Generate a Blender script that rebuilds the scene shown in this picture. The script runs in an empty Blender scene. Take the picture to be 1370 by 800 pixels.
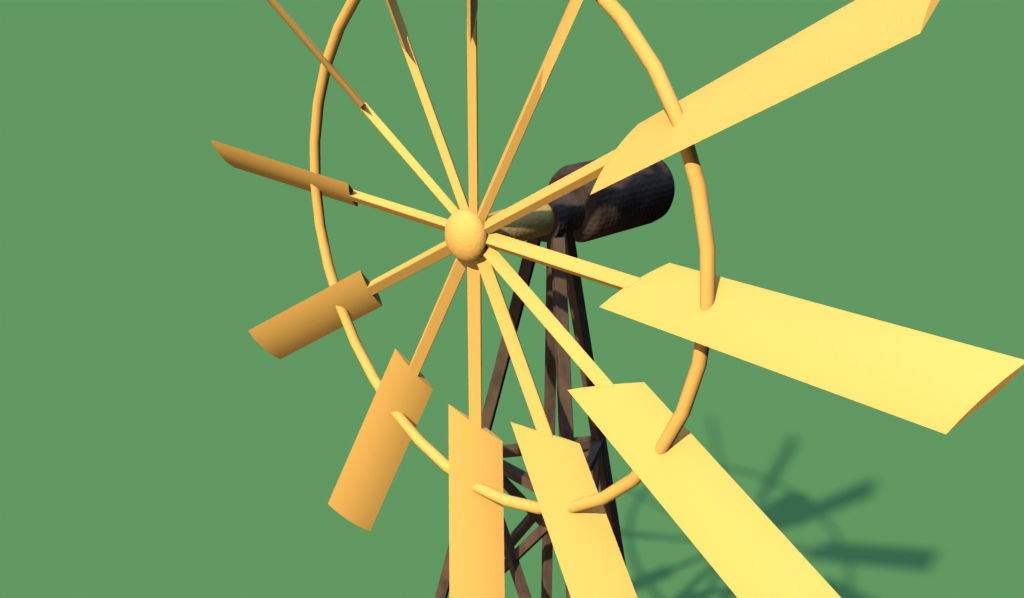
import bpy, bmesh, math
from math import sin, cos, pi, radians
from mathutils import Vector, Matrix

C = bpy.context.scene.collection
sc = bpy.context.scene

# ------------------------------------------------------------------ materials
def mat(name, col, rough=0.8, spec=0.0, noise=None, bump=None):
    m = bpy.data.materials.new(name); m.use_nodes = True
    nt = m.node_tree; b = nt.nodes['Principled BSDF']
    b.inputs['Base Color'].default_value = (*col, 1)
    b.inputs['Roughness'].default_value = rough
    b.inputs['Specular IOR Level'].default_value = spec
    tc = nt.nodes.new('ShaderNodeTexCoord')
    if noise:
        scale, dark, detail, stretch = noise
        mp = nt.nodes.new('ShaderNodeMapping'); mp.inputs['Scale'].default_value = stretch
        nt.links.new(tc.outputs['Object'], mp.inputs['Vector'])
        n = nt.nodes.new('ShaderNodeTexNoise'); n.inputs['Scale'].default_value = scale
        n.inputs['Detail'].default_value = detail
        nt.links.new(mp.outputs['Vector'], n.inputs['Vector'])
        r = nt.nodes.new('ShaderNodeValToRGB')
        r.color_ramp.elements[0].position = .3; r.color_ramp.elements[1].position = .7
        r.color_ramp.elements[0].color = (*[c * dark for c in col], 1)
        r.color_ramp.elements[1].color = (*col, 1)
        nt.links.new(n.outputs['Fac'], r.inputs['Fac'])
        nt.links.new(r.outputs['Color'], b.inputs['Base Color'])
    if bump:
        scale, strength, stretch = bump
        mp = nt.nodes.new('ShaderNodeMapping'); mp.inputs['Scale'].default_value = stretch
        nt.links.new(tc.outputs['Object'], mp.inputs['Vector'])
        n = nt.nodes.new('ShaderNodeTexNoise'); n.inputs['Scale'].default_value = scale
        n.inputs['Detail'].default_value = 3
        nt.links.new(mp.outputs['Vector'], n.inputs['Vector'])
        bp = nt.nodes.new('ShaderNodeBump'); bp.inputs['Strength'].default_value = strength
        bp.inputs['Distance'].default_value = .01
        nt.links.new(n.outputs['Fac'], bp.inputs['Height'])
        nt.links.new(bp.outputs['Normal'], b.inputs['Normal'])
    return m

YEL = (0.93, 0.55, 0.14)
M_yellow = mat('yellow_paint', YEL, noise=(9, .985, 3, (1, 1, 1)), bump=(60, .16, (.6, .6, 4)))
M_hub = mat('yellow_hub_paint', YEL, noise=(14, .95, 3, (1, 1, 1)), bump=(45, .3, (1, 1, 1)))
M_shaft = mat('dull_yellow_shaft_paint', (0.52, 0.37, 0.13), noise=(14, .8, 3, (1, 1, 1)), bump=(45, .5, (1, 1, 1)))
M_brown = mat('dark_brown_wood', (0.165, 0.115, 0.082), noise=(9, .5, 4, (1, 1, .6)), bump=(40, .3, (1, 1, .4)))
M_gear = mat('dark_brown_iron', (0.095, 0.070, 0.058), noise=(7, .45, 3, (1, 1, 1)), bump=(38, .5, (1, 1, 1)))
nt = M_gear.node_tree                    # small cast pimples over the iron
v = nt.nodes.new('ShaderNodeTexVoronoi'); v.inputs['Scale'].default_value = 26; v.inputs['Randomness'].default_value = .25
b2 = nt.nodes.new('ShaderNodeBump'); b2.inputs['Strength'].default_value = .5; b2.inputs['Distance'].default_value = .012
tc = nt.nodes.new('ShaderNodeTexCoord'); nt.links.new(tc.outputs['Object'], v.inputs['Vector'])
nt.links.new(v.outputs['Distance'], b2.inputs['Height'])
b1 = next(n for n in nt.nodes if n.type == 'BUMP' and n != b2)
nt.links.new(b1.outputs['Normal'], b2.inputs['Normal']); nt.links.new(b2.outputs['Normal'], nt.nodes['Principled BSDF'].inputs['Normal'])
M_ground = mat('plain_green_ground', (0.087, 0.219, 0.076))

# ------------------------------------------------------------------ helpers
def link(name, bm, m, parent=None, smooth=False, auto=None):
    me = bpy.data.meshes.new(name)
    bmesh.ops.recalc_face_normals(bm, faces=bm.faces)
    if smooth:
        for f in bm.faces: f.smooth = True
        if auto:
            for e in bm.edges:
                if len(e.link_faces) == 2 and e.calc_face_angle(0) > radians(auto): e.smooth = False
    bm.to_mesh(me); bm.free(); me.materials.append(m)
    o = bpy.data.objects.new(name, me); C.objects.link(o)
    if parent: o.parent = parent
    return o

def loft(rings):
    bm = bmesh.new(); R = [[bm.verts.new(p) for p in r] for r in rings]
    n = len(R[0])
    for a, b in zip(R, R[1:]):
        for i in range(n): bm.faces.new((a[i], a[(i+1) % n], b[(i+1) % n], b[i]))
    bm.faces.new(R[0]); bm.faces.new(R[-1][::-1])
    return bm

def beam(a, b, w, h, side):
    """square timber from a to b; 'side' is a direction roughly across it"""
    a, b = Vector(a), Vector(b); d = (b-a).normalized()
    s = Vector(side); s = (s - d*s.dot(d)).normalized(); u = d.cross(s)
    q = [(-1, -1), (1, -1), (1, 1), (-1, 1)]
    k = .12  # small chamfer
    pts = []
    for i in range(4):
        x, y = q[i]; px, py = q[i-1]; nx, ny = q[(i+1) % 4]
        for (ox, oy) in ((px, py), (nx, ny)):
            pts.append((x + (ox-x)*k/2, y + (oy-y)*k/2))
    return loft([[p + s*(x*w/2) + u*(y*h/2) for x, y in pts] for p in (a, b)])

def lathe_y(prof, zc=0, n=40, sx=1):
    """closed body of revolution about the wheel axis; prof = [(y, r)]"""
    return loft([[(r*cos(2*pi*i/n)*sx, y, zc + r*sin(2*pi*i/n)) for i in range(n)] for y, r in prof])

# ------------------------------------------------------------------ windmill
GZ = -6.25
mill = bpy.data.objects.new('windmill', None); C.objects.link(mill)
mill.location = (0, .656, GZ)
mill['label'] = 'windmill with twelve yellow blades and a yellow ring on a dark brown three-legged tower'
mill['category'] = 'windmill'
bpy.context.view_layer.update()
inv = mill.matrix_world.inverted()
def attach(o):
    o.parent = mill; o.matrix_parent_inverse = inv; return o

# blade (built pointing up, tangent = +x, front = -y)
R1, R2 = 1.225, 3.0
HF, HB = .025, .030
N = Vector((-.69, -.724, 0)).normalized()
def section(r, v):
    c = Vector((0, 0, r)); ch = Vector((v[1], -v[2], v[0]))
    n = (N - ch.normalized()*N.dot(ch.normalized())).normalized()
    k = 10; out = []
    for i in range(k+1):
        u = -1 + 2*i/k; out.append(c + ch*u + n*HF*(1-u*u))
    for i in range(1, k):
        u = 1 - 2*i/k; out.append(c + ch*u - n*HB*(((1-u)/1.3) if u > -.3 else 1-((u+.3)/.7)**2))
    return out
VI, VO = (-.124, .122, .116), (-.078, .141, .130)
ns = 8
rings = []
for j in range(ns+1):
    f = j/ns
    rings.append(section(R1+(R2-R1)*f, tuple(a*(1-f)+b*f for a, b in zip(VI, VO))))
blade0 = attach(link('blade', loft(rings), M_yellow, smooth=True, auto=28))
SW, SN = .078, .052
bm = beam((0, 0, .05), (0, 0, R1+.012), SW, SN, (.72, -.69, 0))
for v in bm.verts:                       # the outer end is cut parallel to the slanting blade edge
    if v.co.z > 1: v.co.z -= .737*(v.co.x*.724 - v.co.y*.69)
spoke0 = attach(link('spoke', bm, M_yellow))
for k in range(12):
    th = radians(30*k)
    for src in (blade0, spoke0):
        o = src
        if k:
            o = src.copy(); C.objects.link(o)
            o.parent = mill; o.matrix_parent_inverse = inv
        o.rotation_euler = (0, th, 0)

# hub, ring, shaft
bm = bmesh.new(); bmesh.ops.create_uvsphere(bm, u_segments=32, v_segments=20, radius=1)
bm.transform(Matrix.Translation((0, -.055, 0)) @ Matrix.Diagonal((.156, .106, .156, 1)))
attach(link('hub', bm, M_hub, smooth=True))
RR, rt = 1.68, .0365
rings = []
bm = bmesh.new(); n, m_ = 36, 14; V = []
for i in range(n):
    a = 2*pi*i/n
    V.append([bm.verts.new(((RR+rt*cos(2*pi*j/m_))*sin(a), rt*sin(2*pi*j/m_), (RR+rt*cos(2*pi*j/m_))*cos(a))) for j in range(m_)])
for i in range(n):
    for j in range(m_):
        bm.faces.new((V[i][j], V[i][(j+1) % m_], V[(i+1) % n][(j+1) % m_], V[(i+1) % n][j]))
attach(link('rim_ring', bm, M_yellow, smooth=True))
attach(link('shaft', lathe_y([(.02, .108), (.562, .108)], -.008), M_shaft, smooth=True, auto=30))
attach(link('collar', lathe_y([(.56, .15), (.63, .15)], -.01), M_gear, smooth=True, auto=30))
attach(link('neck', lathe_y([(.625, .135), (.85, .135)], 0), M_gear, smooth=True, auto=30))
attach(link('gearbox', lathe_y([(.80, .20), (.825, .235), (.86, .25), (1.48, .249), (1.55, .238), (1.59, .212)], .03), M_gear, smooth=True, auto=35))

# tower: three legs, central rod, rings of braces
YC, S0, KK = .656, .0797, .2418
ANG = [210, 330, 90]
def lp(i, z, extra=0):
    s = S0 - KK*z + extra; a = radians(ANG[i % 3])
    return Vector((s*cos(a), YC+s*sin(a), z))
for i in range(3):
    a = radians(ANG[i])
    attach(link('tower_leg', beam(lp(i, -.12), lp(i, GZ), .078, .078, (cos(a), sin(a), 0)), M_brown))
attach(link('pump_rod', beam((0, YC, -.12), (0, YC, GZ), .062, .062, (.5, 1, 0)), M_brown))
Z1, Z2, Z3 = -1.77, -3.4, -5.0
for z in (Z1, Z2, Z3):
    for i in range(3):
        a, b = lp(i, z), lp(i+1, z)
        attach(link('cross_bar', beam(a, b, .07, .07, (0, 0, 1)), M_brown))
for za, zb in ((Z1, Z2), (Z2, Z3)):
    for i in range(3):
        for (p, q, e) in ((lp(i, za), lp(i+1, zb), .018), (lp(i, zb), lp(i+1, za), -.018)):
            d = (lp(i, za)+lp(i+1, za))/2 - Vector((0, YC, za)); d.normalize()
            attach(link('diagonal_brace', beam(p+d*e, q+d*e, .062, .062, d), M_brown))

# ------------------------------------------------------------------ ground
bm = bmesh.new(); bmesh.ops.create_grid(bm, x_segments=8, y_segments=8, size=600)
g = link('ground', bm, M_ground); g.location = (0, 0, GZ); g['kind'] = 'structure'

# ------------------------------------------------------------------ light
def sun(name, to_light, strength, angle, col):
    l = bpy.data.lights.new(name, 'SUN'); l.energy = strength; l.angle = radians(angle); l.color = col
    o = bpy.data.objects.new(name, l); C.objects.link(o)
    o.rotation_euler = Vector(to_light).to_track_quat('Z', 'Y').to_euler(); o.location = (0, -8, 8)
    return o
sun('key_light', (.381, -1.076, 1), 4.4, 1.25, (1, .86, .66))
l = bpy.data.lights.new('front_lamp', 'SPOT'); l.energy = 860; l.color = (1, .86, .66)
l.spot_size = radians(60); l.spot_blend = .25; l.shadow_soft_size = 2.2; l.use_shadow = False
fl = bpy.data.objects.new('front_lamp', l); C.objects.link(fl); fl.location = (1.2, -8.0, -3.9)
fl.rotation_euler = Vector(fl.location).to_track_quat('Z', 'Y').to_euler()
w = bpy.data.worlds.new('World'); sc.world = w; w.use_nodes = True
nt = w.node_tree; bg = nt.nodes['Background']
tc = nt.nodes.new('ShaderNodeTexCoord'); sp = nt.nodes.new('ShaderNodeSeparateXYZ')
rp = nt.nodes.new('ShaderNodeValToRGB')
nt.links.new(tc.outputs['Generated'], sp.inputs[0]); nt.links.new(sp.outputs['Z'], rp.inputs['Fac'])
rp.color_ramp.elements[0].position = .75; rp.color_ramp.elements[0].color = (.002, .006, .02, 1)
rp.color_ramp.elements[1].position = 1; rp.color_ramp.elements[1].color = (.64, .89, 1.3, 1)
nt.links.new(rp.outputs['Color'], bg.inputs['Color']); bg.inputs['Strength'].default_value = 3.1

# ------------------------------------------------------------------ camera
F = Vector((-0.68706881, 0.6410936, -0.34195826)); Rv = Vector((0.68121567, 0.73207314, 0.00375885)); U = Vector((-0.25274824, 0.23036474, 0.93970762))
cd = bpy.data.cameras.new('camera'); cam = bpy.data.objects.new('camera', cd); C.objects.link(cam)
cd.sensor_width = 36; cd.lens = 36*1378.845/1370; cd.clip_end = 3000; cd.clip_start = .05
M = Matrix((Rv, U, -F)).transposed().to_4x4(); M.translation = (4.379, -3.780, 1.701)
cam.matrix_world = M
sc.camera = cam
sc.view_settings.view_transform = 'Standard'; sc.view_settings.look = 'None'
sc.view_settings.exposure = 0; sc.view_settings.gamma = 1

sc.cycles.diffuse_bounces = 0
